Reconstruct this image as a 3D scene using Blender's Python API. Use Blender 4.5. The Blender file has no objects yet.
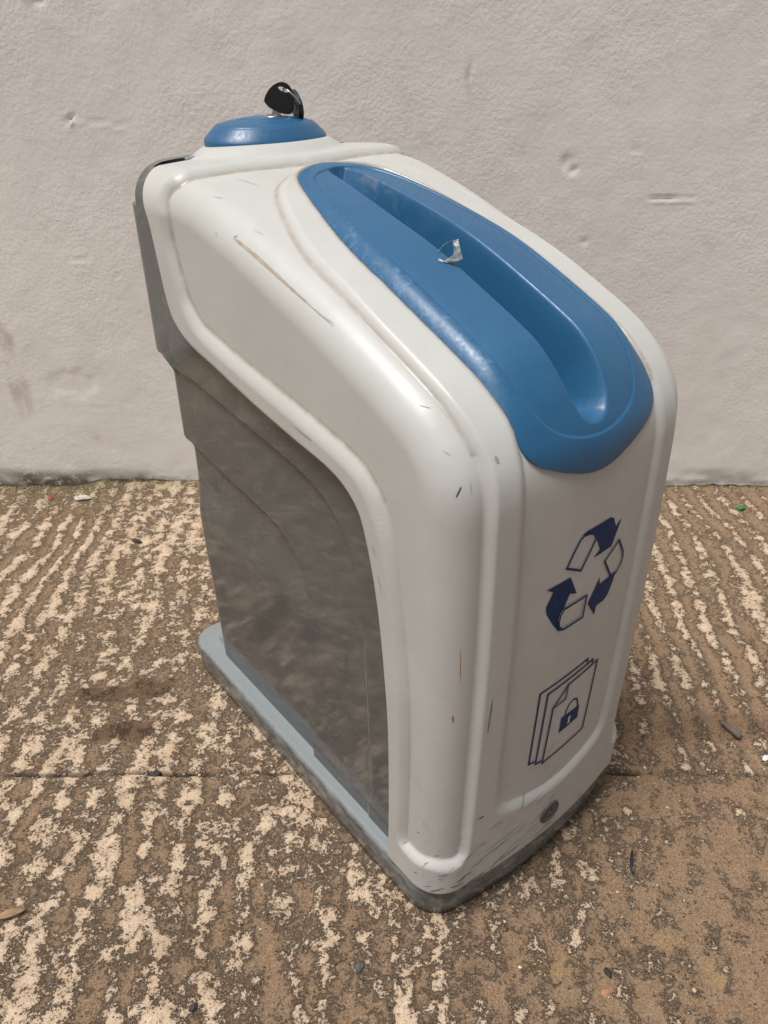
import bpy, bmesh, math, random
import numpy as np
from mathutils import Vector, Matrix
from mathutils.geometry import tessellate_polygon
random.seed(7); rng = np.random.default_rng(11)
sc = bpy.context.scene
COL = sc.collection
R = math.radians

# ------------------------------------------------------------------ helpers
def link(name, verts, faces, mats, parent=None, smooth=True, mat_idx=None, attrs=None):
    me = bpy.data.meshes.new(name)
    verts = np.asarray(verts, float)
    me.from_pydata(verts.tolist(), [], [tuple(int(i) for i in f) for f in faces])
    for m in (mats if isinstance(mats, (list, tuple)) else [mats]): me.materials.append(m)
    if smooth: me.polygons.foreach_set('use_smooth', [True]*len(me.polygons))
    if mat_idx is not None: me.polygons.foreach_set('material_index', list(mat_idx))
    if attrs:
        for k, v in attrs.items():
            a = me.attributes.new(k, 'FLOAT', 'POINT'); a.data.foreach_set('value', np.asarray(v, np.float32))
    me.update()
    o = bpy.data.objects.new(name, me); COL.objects.link(o)
    if parent is not None: o.parent = parent
    return o
def from_bm(name, bm, mats, parent=None, smooth=True, angle=None):
    me = bpy.data.meshes.new(name); bm.normal_update(); bm.to_mesh(me); bm.free()
    for m in (mats if isinstance(mats, (list, tuple)) else [mats]): me.materials.append(m)
    if smooth: me.polygons.foreach_set('use_smooth', [True]*len(me.polygons))
    if angle is not None: me.set_sharp_from_angle(angle=angle)
    o = bpy.data.objects.new(name, me); COL.objects.link(o)
    if parent is not None: o.parent = parent
    return o
def empty(name, loc, label, cat, rz=0, group=None):
    o = bpy.data.objects.new(name, None); COL.objects.link(o)
    o.location = loc; o.rotation_euler = (0, 0, rz); o.empty_display_size = .05
    tag(o, label, cat, group); return o
def tag(o, label, cat, group=None):
    o['label'] = label; o['category'] = cat
    if group: o['group'] = group
def gridfaces(nr, nc, off=0, closed=False, flip=False):
    i, j = np.meshgrid(np.arange(nr-1), np.arange(nc if closed else nc-1), indexing='ij')
    j2 = (j+1) % nc
    f = np.stack([i*nc+j, i*nc+j2, (i+1)*nc+j2, (i+1)*nc+j], -1).reshape(-1, 4)+off
    return f[:, ::-1] if flip else f
def tube_bm(bm, pts, rad, n=10, cap=True):
    pts = [Vector(p) for p in pts]; rings = []
    rads = rad if isinstance(rad, (list, tuple)) else [rad]*len(pts)
    up = None
    for i, p in enumerate(pts):
        t = (pts[min(i+1, len(pts)-1)]-pts[max(i-1, 0)]).normalized()
        if up is None: up = t.orthogonal().normalized()
        up = (up-t*up.dot(t)).normalized(); b = t.cross(up)
        rings.append([bm.verts.new(p+(up*math.cos(a)+b*math.sin(a))*rads[i]) for a in [2*math.pi*k/n for k in range(n)]])
    for a, b in zip(rings, rings[1:]):
        for k in range(n): bm.faces.new((a[k], a[(k+1) % n], b[(k+1) % n], b[k]))
    if cap: bm.faces.new(rings[0][::-1]); bm.faces.new(rings[-1])
def vnoise(x, y, seed=0):
    xi = np.floor(x).astype(np.int64); yi = np.floor(y).astype(np.int64); fx = x-xi; fy = y-yi
    fx = fx*fx*(3-2*fx); fy = fy*fy*(3-2*fy)
    def hsh(a, b):
        h = (a*374761393+b*668265263+seed*1442695041) & 0xffffffff
        h = ((h ^ (h >> 13))*1274126177) & 0xffffffff
        return ((h ^ (h >> 16)) & 0xffff)/65535.
    a = hsh(xi, yi); b = hsh(xi+1, yi); c = hsh(xi, yi+1); d = hsh(xi+1, yi+1)
    return (a*(1-fx)+b*fx)*(1-fy)+(c*(1-fx)+d*fx)*fy
def fbm(x, y, seed=0, o=5, rough=.5):
    v = 0; amp = 1; tot = 0
    for k in range(o):
        v = v+amp*vnoise(x*2**k+17.3*k, y*2**k-9.1*k, seed+k); tot += amp; amp *= rough
    return v/tot
def poly_dist(P, poly, closed=False, w=None):
    """distance of points P (n,d) to a polyline; optional per-vertex weight carried to the nearest spot"""
    P = np.asarray(P, np.float32); A = np.asarray(poly, np.float32)
    B = np.roll(A, -1, 0) if closed else A[1:]
    A = A if closed else A[:-1]
    best = np.full(len(P), 1e9, np.float32); wt = np.zeros(len(P), np.float32)
    for k in range(len(A)):
        ab = B[k]-A[k]; l2 = float(ab@ab)+1e-12
        t = np.clip((P-A[k])@ab/l2, 0, 1)
        d = np.linalg.norm(P-(A[k]+t[:, None]*ab), axis=1)
        m = d < best; best[m] = d[m]
        if w is not None: wt[m] = w[k]
    return (best, wt) if w is not None else best
def in_poly(x, y, poly):
    ins = np.zeros(np.shape(x), bool); n = len(poly)
    for k in range(n):
        x1, y1 = poly[k]; x2, y2 = poly[(k+1) % n]
        c = ((y1 > y) != (y2 > y)) & (x < (x2-x1)*(y-y1)/((y2-y1) if y2 != y1 else 1e-12)+x1)
        ins ^= c
    return ins

# ------------------------------------------------------------------ materials
class NT:
    def __init__(s, name):
        s.m = bpy.data.materials.new(name); s.m.use_nodes = True; s.t = s.m.node_tree
        s.b = s.t.nodes['Principled BSDF']
    def n(s, typ, **kw):
        nd = s.t.nodes.new(typ)
        for k, v in kw.items():
            if k.startswith('_'): setattr(nd, k[1:], v)
            else:
                key = int(k[1:]) if k[0] == 'i' and k[1:].isdigit() else k.replace('__', ' ')
                if hasattr(v, 'is_output'): s.t.links.new(v, nd.inputs[key])
                else: nd.inputs[key].default_value = v
        return nd
    def l(s, a, b): s.t.links.new(a, b)
    def coord(s, scale=(1, 1, 1), rot=(0, 0, 0), loc=(0, 0, 0)):
        tc = s.n('ShaderNodeTexCoord'); mp = s.n('ShaderNodeMapping'); s.l(tc.outputs['Object'], mp.inputs['Vector'])
        mp.inputs['Scale'].default_value = scale; mp.inputs['Rotation'].default_value = rot; mp.inputs['Location'].default_value = loc
        return mp.outputs[0]
    def streaks(s, scale, ang):
        r = s.coord(rot=(0, ang, 0)); mp = s.n('ShaderNodeMapping'); s.l(r, mp.inputs['Vector']); mp.inputs['Scale'].default_value = scale; return mp.outputs[0]
    def noise(s, vec, scale, detail=4, rough=.5, dist=0.):
        nd = s.n('ShaderNodeTexNoise', Scale=scale, Detail=detail, Roughness=rough, Distortion=dist); s.l(vec, nd.inputs['Vector']); return nd.outputs['Fac']
    def rng(s, v, a, b, c=0., d=1., smooth=True):
        nd = s.n('ShaderNodeMapRange'); nd.interpolation_type = 'SMOOTHSTEP' if smooth else 'LINEAR'
        s.l(v, nd.inputs[0])
        for k, x in enumerate((a, b, c, d)): nd.inputs[k+1].default_value = x
        return nd.outputs[0]
    def math(s, op, a, b=None):
        nd = s.n('ShaderNodeMath', _operation=op)
        for k, x in enumerate((a, b)):
            if x is None: continue
            if hasattr(x, 'is_output'): s.l(x, nd.inputs[k])
            else: nd.inputs[k].default_value = x
        return nd.outputs[0]
    def mix(s, f, a, b, blend='MIX'):
        nd = s.n('ShaderNodeMix', _data_type='RGBA', _blend_type=blend)
        for k, x in ((0, f), (6, a), (7, b)):
            if hasattr(x, 'is_output'): s.l(x, nd.inputs[k])
            else: nd.inputs[k].default_value = x if k == 0 else (*x, 1)
        return nd.outputs[2]
    def attr(s, name): return s.n('ShaderNodeAttribute', _attribute_name=name).outputs['Fac']
    def bump(s, h, strength=.3, dist=.001, prev=None):
        nd = s.n('ShaderNodeBump', Strength=strength, Distance=dist); s.l(h, nd.inputs['Height'])
        if prev is not None: s.l(prev, nd.inputs['Normal'])
        return nd.outputs[0]
    def done(s, col=None, rough=None, normal=None, **kw):
        for key, x in (('Base Color', col), ('Roughness', rough), ('Normal', normal)):
            if x is None: continue
            if hasattr(x, 'is_output'): s.l(x, s.b.inputs[key])
            else: s.b.inputs[key].default_value = (*x, 1) if key == 'Base Color' else x
        for k, v in kw.items(): s.b.inputs[k.replace('__', ' ')].default_value = v
        return s.m

def mat_white():
    t = NT('white_plastic'); c = t.coord()
    big = t.noise(c, 9, 4, .6); fine = t.noise(c, 70, 5, .65); spk = t.noise(c, 420, 2, .5)
    col = t.mix(t.rng(big, .35, .7), (.515, .519, .498), (.48, .482, .455))
    # smears and dust of its own shape, stronger low down where shoes hit it
    pos = t.n('ShaderNodeSeparateXYZ'); t.l(c, pos.inputs[0])
    low = t.rng(pos.outputs[2], .30, .05)
    sm = t.math('MULTIPLY', t.rng(t.noise(t.coord((26, 26, 60)), 1, 5, .7, .6), .55, .78), t.math('ADD', t.math('MULTIPLY', low, .45), .12))
    col = t.mix(sm, col, (.36, .32, .26))
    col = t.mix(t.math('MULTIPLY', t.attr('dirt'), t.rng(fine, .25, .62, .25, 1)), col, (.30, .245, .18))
    col = t.mix(t.math('MULTIPLY', t.rng(spk, .72, .78), .5), col, (.28, .24, .19))
    rough = t.rng(fine, .3, .75, .30, .46)
    nrm = t.bump(t.noise(c, 900, 2, .6), .10, .0004)
    nrm = t.bump(t.noise(c, 35, 3, .5), .06, .003, nrm)
    return t.done(col, rough, nrm)
def mat_grey(name, col, r=.2, dusty=.35, streak=False, rim=False):
    t = NT(name); c = t.coord()
    d = t.noise(c, 24, 7, .7, .5); fine = t.noise(c, 160, 5, .7)
    mix = t.math('MULTIPLY', t.math('MULTIPLY', t.rng(d, .46, .70), t.rng(fine, .35, .65)), dusty)
    cc = t.mix(mix, col, (.20, .185, .16))
    if streak:   # wavy pale ground reflections painted into the panel colour
        w = t.noise(t.streaks((14, 14, 66), R(STREAK)), 1, 5, .66, .9); w2 = t.noise(t.streaks((30, 30, 150), R(STREAK)), 1, 4, .7, .6)
        cc = t.mix(t.math('MULTIPLY', t.rng(w, .50, .66), .19), cc, (.25, .245, .235)); cc = t.mix(t.math('MULTIPLY', t.rng(w2, .54, .68), .13), cc, (.27, .262, .25))
    if rim:      # dark ground reflection on the upright outer wall, painted as noisy brown patches
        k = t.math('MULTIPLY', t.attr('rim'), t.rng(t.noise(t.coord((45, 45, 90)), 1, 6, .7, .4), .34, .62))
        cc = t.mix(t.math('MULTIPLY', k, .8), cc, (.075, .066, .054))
    nrm = t.bump(t.noise(c, 18, 2, .5), .05, .003); nrm = t.bump(t.noise(c, 700, 2, .5), .05, .0003, nrm)
    return t.done(cc, t.rng(d, .3, .75, r, r+.12), nrm)
def mat_blue():
    t = NT('blue_plastic'); c = t.coord()
    big = t.noise(c, 14, 5, .6); spk = t.noise(c, 260, 3, .6)
    col = t.mix(t.rng(big, .35, .72), (.019, .100, .215), (.024, .112, .228))
    wear = t.math('MULTIPLY', t.attr('band'), t.rng(t.noise(c, 150, 4, .7), .50, .68))
    col = t.mix(t.math('MULTIPLY', wear, .35), col, (.17, .31, .50))
    pit = t.math('MULTIPLY', t.attr('band'), t.rng(t.noise(c, 330, 2, .5), .66, .70))
    col = t.mix(t.math('MULTIPLY', pit, .8), col, (.015, .04, .10))
    dust = t.math('MULTIPLY', t.attr('dust'), t.rng(t.noise(t.coord((60, 60, 60)), 1, 6, .7, .5), .45, .75))
    col = t.mix(t.math('MULTIPLY', dust, .6), col, (.25, .28, .31))
    nrm = t.bump(t.noise(c, 650, 3, .6), .22, .0004)
    return t.done(col, t.rng(spk, .3, .7, .31, .45), nrm)
def mat_plain(name, col, rough=.5, metal=0., bump=.0, bs=300, var=.15):
    t = NT(name); c = t.coord(); n = t.noise(c, bs/4, 4, .6)
    cc = t.mix(t.rng(n, .3, .7), col, tuple(x*(1-var) for x in col))
    nrm = t.bump(t.noise(c, bs, 3, .6), bump, .0005) if bump else None
    return t.done(cc, rough, nrm, Metallic=metal)
def mat_decal():
    t = NT('navy_print'); c = t.coord()
    n = t.noise(t.coord((150, 150, 60)), 1, 4, .7); col = t.mix(t.rng(n, .60, .76), (.003, .026, .10), (.075, .09, .125))
    return t.done(col, .5, Specular__IOR__Level=.2)
def mat_ground():
    t = NT('worn_concrete'); c = t.coord()
    wear = t.attr('wear'); dmp = t.attr('damp'); crack = t.attr('crack')
    n1 = t.noise(c, 84, 8, .72, .2); n2 = t.noise(c, 260, 5, .7, .15); n3 = t.noise(c, 620, 3, .65); n4 = t.noise(c, 6.5, 5, .6)
    h = t.math('MULTIPLY', wear, .50)
    for nn, k in ((n1, 1.25), (n2, .75), (n3, .42)): h = t.math('ADD', h, t.math('MULTIPLY', t.math('SUBTRACT', nn, .5), k))
    mask = t.math('ADD', t.math('MULTIPLY', t.rng(h, -.04, .52, smooth=False), .55), t.math('MULTIPLY', t.rng(h, .17, .35), .45))
    pale = t.mix(t.rng(n2, .3, .7), (.71, .56, .41), (.55, .415, .29))
    pale = t.mix(t.math('MULTIPLY', t.rng(t.noise(c, 33, 4, .65), .46, .66), .55), pale, (.46, .335, .22))
    brown = t.mix(t.rng(n1, .3, .7), (.185, .112, .064), (.315, .205, .122))
    brown = t.mix(t.math('MULTIPLY', t.rng(n3, .46, .64), .6), brown, (.42, .31, .205))
    brown = t.mix(t.math('MULTIPLY', t.rng(n2, .47, .34), .65), brown, (.075, .047, .030))
    col = t.mix(mask, brown, pale)
    col = t.mix(t.math('MULTIPLY', t.rng(n3, .44, .32), .65), col, (.13, .085, .052))
    col = t.mix(t.math('MULTIPLY', t.rng(n4, .5, .72), .5), col, t.mix(.5, col, (.30, .21, .12)))
    pit = t.n('ShaderNodeTexVoronoi', Scale=165., Randomness=1.); t.l(c, pit.inputs['Vector'])
    pm = t.math('MULTIPLY', t.rng(pit.outputs['Distance'], .20, .10), t.rng(t.noise(c, 95, 2, .5), .53, .60))
    col = t.mix(t.math('MULTIPLY', pm, .85), col, (.035, .027, .02))
    sp = t.n('ShaderNodeTexVoronoi', Scale=95., Randomness=1.); t.l(c, sp.inputs['Vector'])
    agg = t.math('MULTIPLY', t.rng(sp.outputs['Distance'], .30, .22), t.rng(t.noise(c, 60, 2, .5), .62, .66))
    col = t.mix(t.math('MULTIPLY', agg, .6), col, (.20, .175, .15))
    col = t.mix(t.math('MULTIPLY', dmp, .85), col, t.mix(.75, col, (.060, .032, .018)))
    och = t.attr('ochre'); col = t.mix(t.math('MULTIPLY', och, t.rng(n2, .35, .7, 0, .55)), col, (.46, .30, .12))
    mos = t.attr('moss'); col = t.mix(t.math('MULTIPLY', mos, t.rng(n1, .35, .65)), col, (.19, .17, .075))
    col = t.mix(t.math('MULTIPLY', crack, .9), col, (.03, .021, .014))
    hh = t.math('ADD', t.math('MULTIPLY', mask, .6), t.math('ADD', t.math('MULTIPLY', n2, .7), t.math('MULTIPLY', n3, .35)))
    hh = t.math('SUBTRACT', hh, t.math('MULTIPLY', pm, .8))
    return t.done(col, .9, t.bump(hh, .75, .0030, t.bump(t.math('ADD', t.rng(h, .10, .38), n1), .7, .0008)), Specular__IOR__Level=.25)
def mat_wall():
    t = NT('painted_render'); c = t.coord()
    n1 = t.noise(c, 3.2, 5, .6); n2 = t.noise(c, 26, 5, .65); n3 = t.noise(c, 175, 2, .5); n4 = t.noise(c, 420, 2, .5); n5 = t.noise(c, 7, 4, .6)
    col = t.mix(t.rng(n1, .3, .7), (.89, .865, .825), (.845, .815, .77))
    col = t.mix(t.math('MULTIPLY', t.rng(n2, .5, .75), .35), col, (.69, .655, .615))
    col = t.mix(t.math('MULTIPLY', t.rng(t.noise(c, 55, 3, .6), .70, .76), .5), col, (.36, .31, .27))
    st = t.attr('stain'); col = t.mix(t.math('MULTIPLY', st, t.rng(n2, .3, .7)), col, (.40, .29, .24))
    ft = t.attr('foot'); col = t.mix(t.math('MULTIPLY', ft, t.rng(t.noise(c, 60, 6, .7), .28, .52)), col, (.15, .122, .075))
    zz = t.n('ShaderNodeSeparateXYZ'); t.l(c, zz.inputs[0])
    amp = t.math('ADD', t.rng(n5, .35, .65, .45, 1.25), t.rng(zz.outputs[2], .1, .5, -.3, .25)); h = t.math('MULTIPLY', t.math('ADD', t.math('MULTIPLY', n3, 1.), t.math('MULTIPLY', n4, .35)), amp)
    return t.done(col, .82, t.bump(h, .16, .0030), Specular__IOR__Level=.3)
# ------------------------------------------------------------------ measured values
O = (-.13243, .82044); YAW = -50.712; CAMH = .71623
DOME_C = (.038, 0, .6140); DOME_A, DOME_B, DOME_H = .0455, .0595, .78; PLINTH = .0080
LOCK_DX, LOCK_DY = .004, .006
KROT = (0, 22, 5); K2 = (.0130, .034, .0050); K2ROT = (10, 84, -69); RINGP = ((.0112, .0010, .0225), (.0240, .0060, .0085)); KSC = 1.08
STREAK = 27
SUN_EL, SUN_AZ, SUN, SUN_ANG, SKY, EXPO, SKY_SAT = 71., -126., 3.1, 20., .070, .24, .6
# marks on the hood: path (s, v), half width, slot (1 brown, 2 dark, 3 orange)
SLIVERS = [
 ([(.2056, -1.575), (.209, -1.57), (.2302, -1.545), (.2443, -1.537), (.2636, -1.533), (.2864, -1.533), (.3058, -1.527)], .0016, 1),
 ([(.2045, -1.56), (.2075, -1.50)], .0007, 1), ([(.300, -1.533), (.318, -1.525), (.333, -1.50)], .0004, 1), ([(.309, -1.52), (.322, -1.51)], .0003, 1),
 ([(.1529, -1.233), (.1617, -1.133)], .0003, 1), ([(.1318, -.764), (.145, -.73), (.1564, -.691)], .0003, 1),
 ([(.4945, -1.440), (.4868, -1.333)], .0007, 4), 
 ([(.345, -2.83), (.3725, -2.812)], .0006, 1), ([(.6203, -1.333), (.6537, -1.31)], .0003, 3), ([(.6871, -1.40), (.6941, -1.40)], .0010, 3),
 ([(.7135, -.909), (.695, -.90), (.6765, -.891)], .0007, 2), ([(.4745, -.909), (.4797, -.90)], .0016, 1),
 ([(.8822, -.855), (.8786, -.636), (.8716, -.473)], .0005, 2), ([(.8751, -.818), (.8698, -.582), (.8663, -.364)], .0004, 2), ([(.898, -1.133), (.8927, -.909)], .0010, 4), ([(.909, -.964), (.906, -.764)], .0009, 4), ([(.9032, -.618), (.898, -.345)], .0006, 2),
 ([(.9068, -.727), (.8962, -.527)], .0006, 4), ([(.8786, -.273), (.8698, -.055)], .0004, 2), ([(.8452, -.436), (.8259, -.345)], .0004, 2), ([(.8822, -1.5), (.8804, -1.30)], .0007, 2), ([(.9068, -1.60), (.8997, -1.367)], .0008, 4), ([(.9015, -1.267), (.9032, -1.0)], .0008, 4),
 ([(.8189, -.909), (.8189, -.855)], .0009, 4), ([(.4938, -2.865), (.5026, -2.846)], .0005, 1), ([(.5166, -2.865), (.536, -2.827)], .0004, 1), ([(.7855, -.036), (.7943, -.127)], .0004, 2),
 ([(.905, -.20), (.900, .05)], .0005, 2), ([(.893, -.42), (.886, -.16)], .0003, 2), ([(.888, -.95), (.884, -.80)], .0005, 4), ([(.52, .98), (.524, .99)], .0007, 4), ([(.55, 1.02), (.553, 1.03)], .0006, 4)]
_r = np.random.default_rng(3)      # many faint hairlines round the foot, a few on the shoulder
for _k in range(70):
    _s = .905-.05*abs(_r.normal()); _v = -1.25+.42*_r.normal() if _k % 2 else _r.uniform(-1.1, .5); _a = _r.normal(0, .15)
    SLIVERS.append(([(_s, _v), (_s-.004+.006*_a, _v+.07+.10*_r.random())], .00012+.0003*_r.random()**2, 2))
for _k in range(6): 
    _s = _r.uniform(.14, .50); _v = _r.choice([-1.5, -1.3, -.9, -1.8])+.2*_r.normal(); _l = .004+.012*_r.random()
    SLIVERS.append(([(_s, _v), (_s+_l, _v+.06*_r.normal())], .00015+.0002*_r.random(), 5))
# wall: dents (x, z, rx, rz, depth, seed); gouges (x, z, half length, width, depth, slope); stains (x, z, rx, rz, amount)
DENTS = [(.265, .526, .015, .016, .0009, 3), (.258, .531, .006, .010, .0012, 33), (.272, .519, .007, .006, .0012, 34), (.357, .545, .012, .005, .0008, 4), (-.408, .369, .004, .004, .0009, 5), (-.446, .722, .010, .006, .002, 6), (-.384, .310, .004, .004, .0008, 8), (-.52, .19, .05, .03, .0012, 9), (.30, .42, .008, .006, .0012, 10)]
GOUGES = [(.42, .480, .038, .0016, .0022, -.03), (-.435, .584, .011, .0018, .003, .75), (-.401, .581, .05, .0016, .0008, -.12), (.115, .640, .005, .008, .0007, 3.), (-.475, .146, .05, .0012, .0004, .05), (-.46, .393, .016, .0015, .001, 0), (-.60, .42, .02, .002, .001, .1)]
STAINS = [(-.607, .262, .020, .040, .5), (-.616, .196, .010, .06, .45), (-.598, .172, .008, .05, .35), (.113, .635, .004, .030, .55), (-.45, .722, .02, .008, .5), (-.475, .086, .03, .01, .25)]
def spline(P,n):
    """Catmull-Rom (centripetal) through P, resampled to n points evenly by arc length"""
    P=np.asarray(P,float); Q=np.vstack([2*P[0]-P[1],P,2*P[-1]-P[-2]])
    out=[]
    for i in range(1,len(Q)-2):
        p0,p1,p2,p3=Q[i-1:i+3]
        t0=0.;t1=t0+max(np.linalg.norm(p1-p0),1e-9)**.5;t2=t1+max(np.linalg.norm(p2-p1),1e-9)**.5;t3=t2+max(np.linalg.norm(p3-p2),1e-9)**.5
        t=np.linspace(t1,t2,24,endpoint=False)[:,None]
        A1=(t1-t)/(t1-t0)*p0+(t-t0)/(t1-t0)*p1;A2=(t2-t)/(t2-t1)*p1+(t-t1)/(t2-t1)*p2;A3=(t3-t)/(t3-t2)*p2+(t-t2)/(t3-t2)*p3
        B1=(t2-t)/(t2-t0)*A1+(t-t0)/(t2-t0)*A2;B2=(t3-t)/(t3-t1)*A2+(t-t1)/(t3-t1)*A3
        out.append((t2-t)/(t2-t1)*B1+(t-t1)/(t2-t1)*B2)
    out=np.vstack(out+[P[-1:]])
    if n is None: return out
    l=np.r_[0,np.cumsum(np.linalg.norm(np.diff(out,axis=0),axis=1))]
    s=np.linspace(0,l[-1],n)
    return np.stack([np.interp(s,l,out[:,k]) for k in range(out.shape[1])],1)
def sstep(x): x=np.clip(x,0,1); return x*x*(3-2*x)
# centre line of the hood (x,z), back -> over the top -> front -> foot
CP=[(-.014,.5955),(.03,.6005),(.08,.6045),(.125,.6020),(.149,.597),(.186,.588),(.247,.5695),(.295,.555),(.338,.539),(.389,.5175),(.406,.507),(.421,.494),(.431,.481),(.438,.467),(.442,.450),(.444,.42),(.4475,.32),(.4485,.20),(.4485,.13),(.4485,.045)]
NSC=520
C=spline(CP,NSC); L=np.r_[0,np.cumsum(np.linalg.norm(np.diff(C,axis=0),axis=1))]; SM=L[-1]
T=np.gradient(C,axis=0); T/=np.linalg.norm(T,axis=1)[:,None]; N=np.stack([-T[:,1],T[:,0]],1)
WH=.137; RS=.034; CR=.009
# cut edge (x,z) in the side plane and the stations (x or index on C) they answer to
IC=[((.058,.0),(.0735,.505)),((.072,0),(.081,.484)),((.088,0),(.092,.474)),((.105,0),(.108,.467)),((.17,0),(.15,.459)),((.295,0),(.218,.446)),((.345,0),(.266,.439)),((.389,.5175),(.312,.433)),((.409,.505),(.331,.426)),((.424,.491),(.346,.413)),((.438,.467),(.355,.391)),((.443,.44),(.363,.361)),((.446,.38),(.370,.322)),((.449,.30),(.376,.272)),((.4495,.24),(.38,.227)),((.451,.15),(.382,.15)),((.451,.099),(.382,.099)),((.451,.045),(.381,.045))]
def st(p):
    x,z=p
    if z==0: return np.interp(x,C[:200,0],L[:200])
    return L[np.argmin((C[:,0]-x)**2+(C[:,1]-z)**2)]
IS=np.array([st(a) for a,b in IC]); IP=np.array([b for a,b in IC])
_f=spline(np.c_[IS,IP],None)
def Icut(s): return np.stack([np.interp(s,_f[:,0],_f[:,1]),np.interp(s,_f[:,0],_f[:,2])],-1)
NF,NA,ND=161,36,66     # samples over the flat top, each shoulder arc, each side
def s0(v):
    """how far the back edge is set in at cross parameter v (0 centre .. 3 cut edge)"""
    y=np.clip(v,0,1)*(WH-RS)
    a=.047*sstep((y-.064)/.007)          # grip notch beside the lock plinth
    b=.010*sstep((v-1.0)/.5)+.017*sstep((v-1.3)/.9)
    return a,b
def H0(s,v):
    """surface point and outward normal; v signed: |v| 0..1 top, 1..2 shoulder, 2..3 side"""
    s,v=np.broadcast_arrays(np.asarray(s,float),np.asarray(v,float)); a=np.abs(v); sg=np.where(v<0,-1.,1.)
    sa,sb=s0(a); s=s+sa*np.clip(1-s/.058,0,1)**1.0+sb*np.clip(1-s/.16,0,1)
    c=np.stack([np.interp(s,L,C[:,0]),np.interp(s,L,C[:,1])],-1)
    n=np.stack([np.interp(s,L,N[:,0]),np.interp(s,L,N[:,1])],-1); n/=np.linalg.norm(n,axis=-1)[...,None]
    yf=np.clip(a,0,1)*(WH-RS)
    th=np.clip(a-1,0,1)*np.pi/2
    y=yf+RS*np.sin(th); dn=RS*(1-np.cos(th))
    cr=.003+.000*sstep((s-.10)/.12)+(CR-.003)*sstep((s-.40)/.11)
    dn=dn-cr*(1-(yf/(WH-RS))**2)
    p=c-n*dn[...,None]
    t=np.clip(a-2,0,1)[...,None]
    p=p*(1-t)+Icut(s)*t
    ny=np.sin(th)+2*cr*yf/(WH-RS)**2*(a<=1)
    nn=n*np.cos(th)[...,None]
    nr=np.stack([nn[...,0],sg*ny,nn[...,1]],-1); nr/=np.linalg.norm(nr,axis=-1)[...,None]
    return np.stack([p[...,0],sg*y,p[...,1]],-1),nr
VV=np.r_[np.linspace(0,1,NF//2+1),1+np.linspace(0,1,NA+1)[1:],2+np.linspace(0,1,ND+1)[1:]]
VV=np.r_[-VV[:0:-1],VV]

# ------------------------------------------------------------------ recycling bin (local frame: x to its front, z up, y to its left)
M_WHITE = mat_white(); M_BLUE = mat_blue(); M_DECAL = mat_decal()
M_GREY = mat_grey('grey_plastic', (.098, .101, .099), .055, .4, streak=True)
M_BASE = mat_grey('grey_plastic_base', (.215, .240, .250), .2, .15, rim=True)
M_BROWN = mat_plain('scratch_brown', (.43, .36, .27), .7, var=.3)
M_DARK = mat_plain('scratch_dark', (.19, .17, .145), .7, var=.6)
M_ORANGE = mat_plain('scratch_orange', (.42, .16, .03), .6)
M_BLACKMARK = mat_plain('scratch_black', (.085, .078, .070), .7, var=.5)
M_FAINT = mat_plain('scratch_faint', (.44, .42, .37), .6, var=.3)
M_BLACK = mat_plain('black_plastic', (.012, .012, .012), .45, 0, .2, 700)
M_STEEL = mat_plain('worn_steel', (.55, .53, .49), .32, 1., .15, 500)

BIN = empty('recycling_bin', (*O, 0), 'white and grey confidential paper recycling bin with blue slotted lid and navy symbols', 'recycling bin', R(YAW))

NS = 640; VF = VV; SS = np.linspace(0, SM, NS)
Sg, Vg = np.meshgrid(SS, VF, indexing='ij'); nr, nc = Sg.shape
P0, N0 = H0(Sg, Vg); FP = P0.reshape(-1, 3).copy(); FP[:, 1] = np.abs(FP[:, 1]); FN = N0.reshape(-1, 3)
sf, vf = Sg.ravel(), np.abs(Vg.ravel())
def to3(poly, closed=True):
    q = H0(np.array([p[0] for p in poly]), np.array([p[1] for p in poly]))[0]; return q
def dens(poly, closed=True, n=6):
    poly = np.asarray(poly, float); Q = np.vstack([poly, poly[:1]]) if closed else poly
    out = []
    for a, b in zip(Q, Q[1:]): out += [a+(b-a)*k/n for k in range(n)]
    if not closed: out.append(Q[-1])
    return np.array(out)
# recessed side panel (foot of the step that frames it): s, v, width of the step
SIDE = spline([(.127, .0, .0095), (.1245, .12, .0095), (.1225, .3, .0095), (.1155, .6, .0095), (.112, .88, .0095), (.110, 1.15, .0095), (.106, 1.38, .0095), (.0985, 1.567, .0095), (.0966, 1.75, .0095), (.0985, 1.967, .0105), (.0985, 2.173, .0105), (.104, 2.346, .0105),
        (.1105, 2.48, .0115), (.1235, 2.635, .0135), (.1582, 2.728, .0135), (.2144, 2.725, .0135), (.2917, 2.68, .0135), (.345, 2.645, .0135), (.4024, 2.61, .0135), (.4358, 2.598, .0135), (.4657, 2.592, .015), (.4991, 2.58, .0115), (.5202, 2.567, .0105), (.5729, 2.51, .0095), (.6484, 2.423, .0095), (.7047, 2.36, .0095), (.7837, 2.345, .0095), (.83, 2.36, .0095), (.855, 2.385, .0095),
        (.8655, 2.36, .0095), (.869, 2.2, .0095), (.869, 1.95, .0095), (.867, 1.63, .0095), (.8675, 1.3, .011), (.866, 1.13, .0075), (.857, 1.06, .0066), (.83, 1.04, .0066), (.75, 1.035, .0066), (.63, 1.03, .0066), (.53, 1.025, .0066), (.50, 1.015, .0066), (.4797, 1.015, .0066), (.4639, 1.04, .0066), (.4446, 1.07, .0066), (.4165, 1.095, .0066), (.376, 1.10, .0066), (.3427, 1.09, .0066), (.2952, 1.03, .0066), (.2548, .964, .0066), (.2249, .880, .0066), (.1915, .760, .0066), (.1652, .60, .0075), (.1495, .40, .0075), (.1385, .2, .0075), (.1335, .0, .0075)], None)[::4]
DEP = .0066
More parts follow.
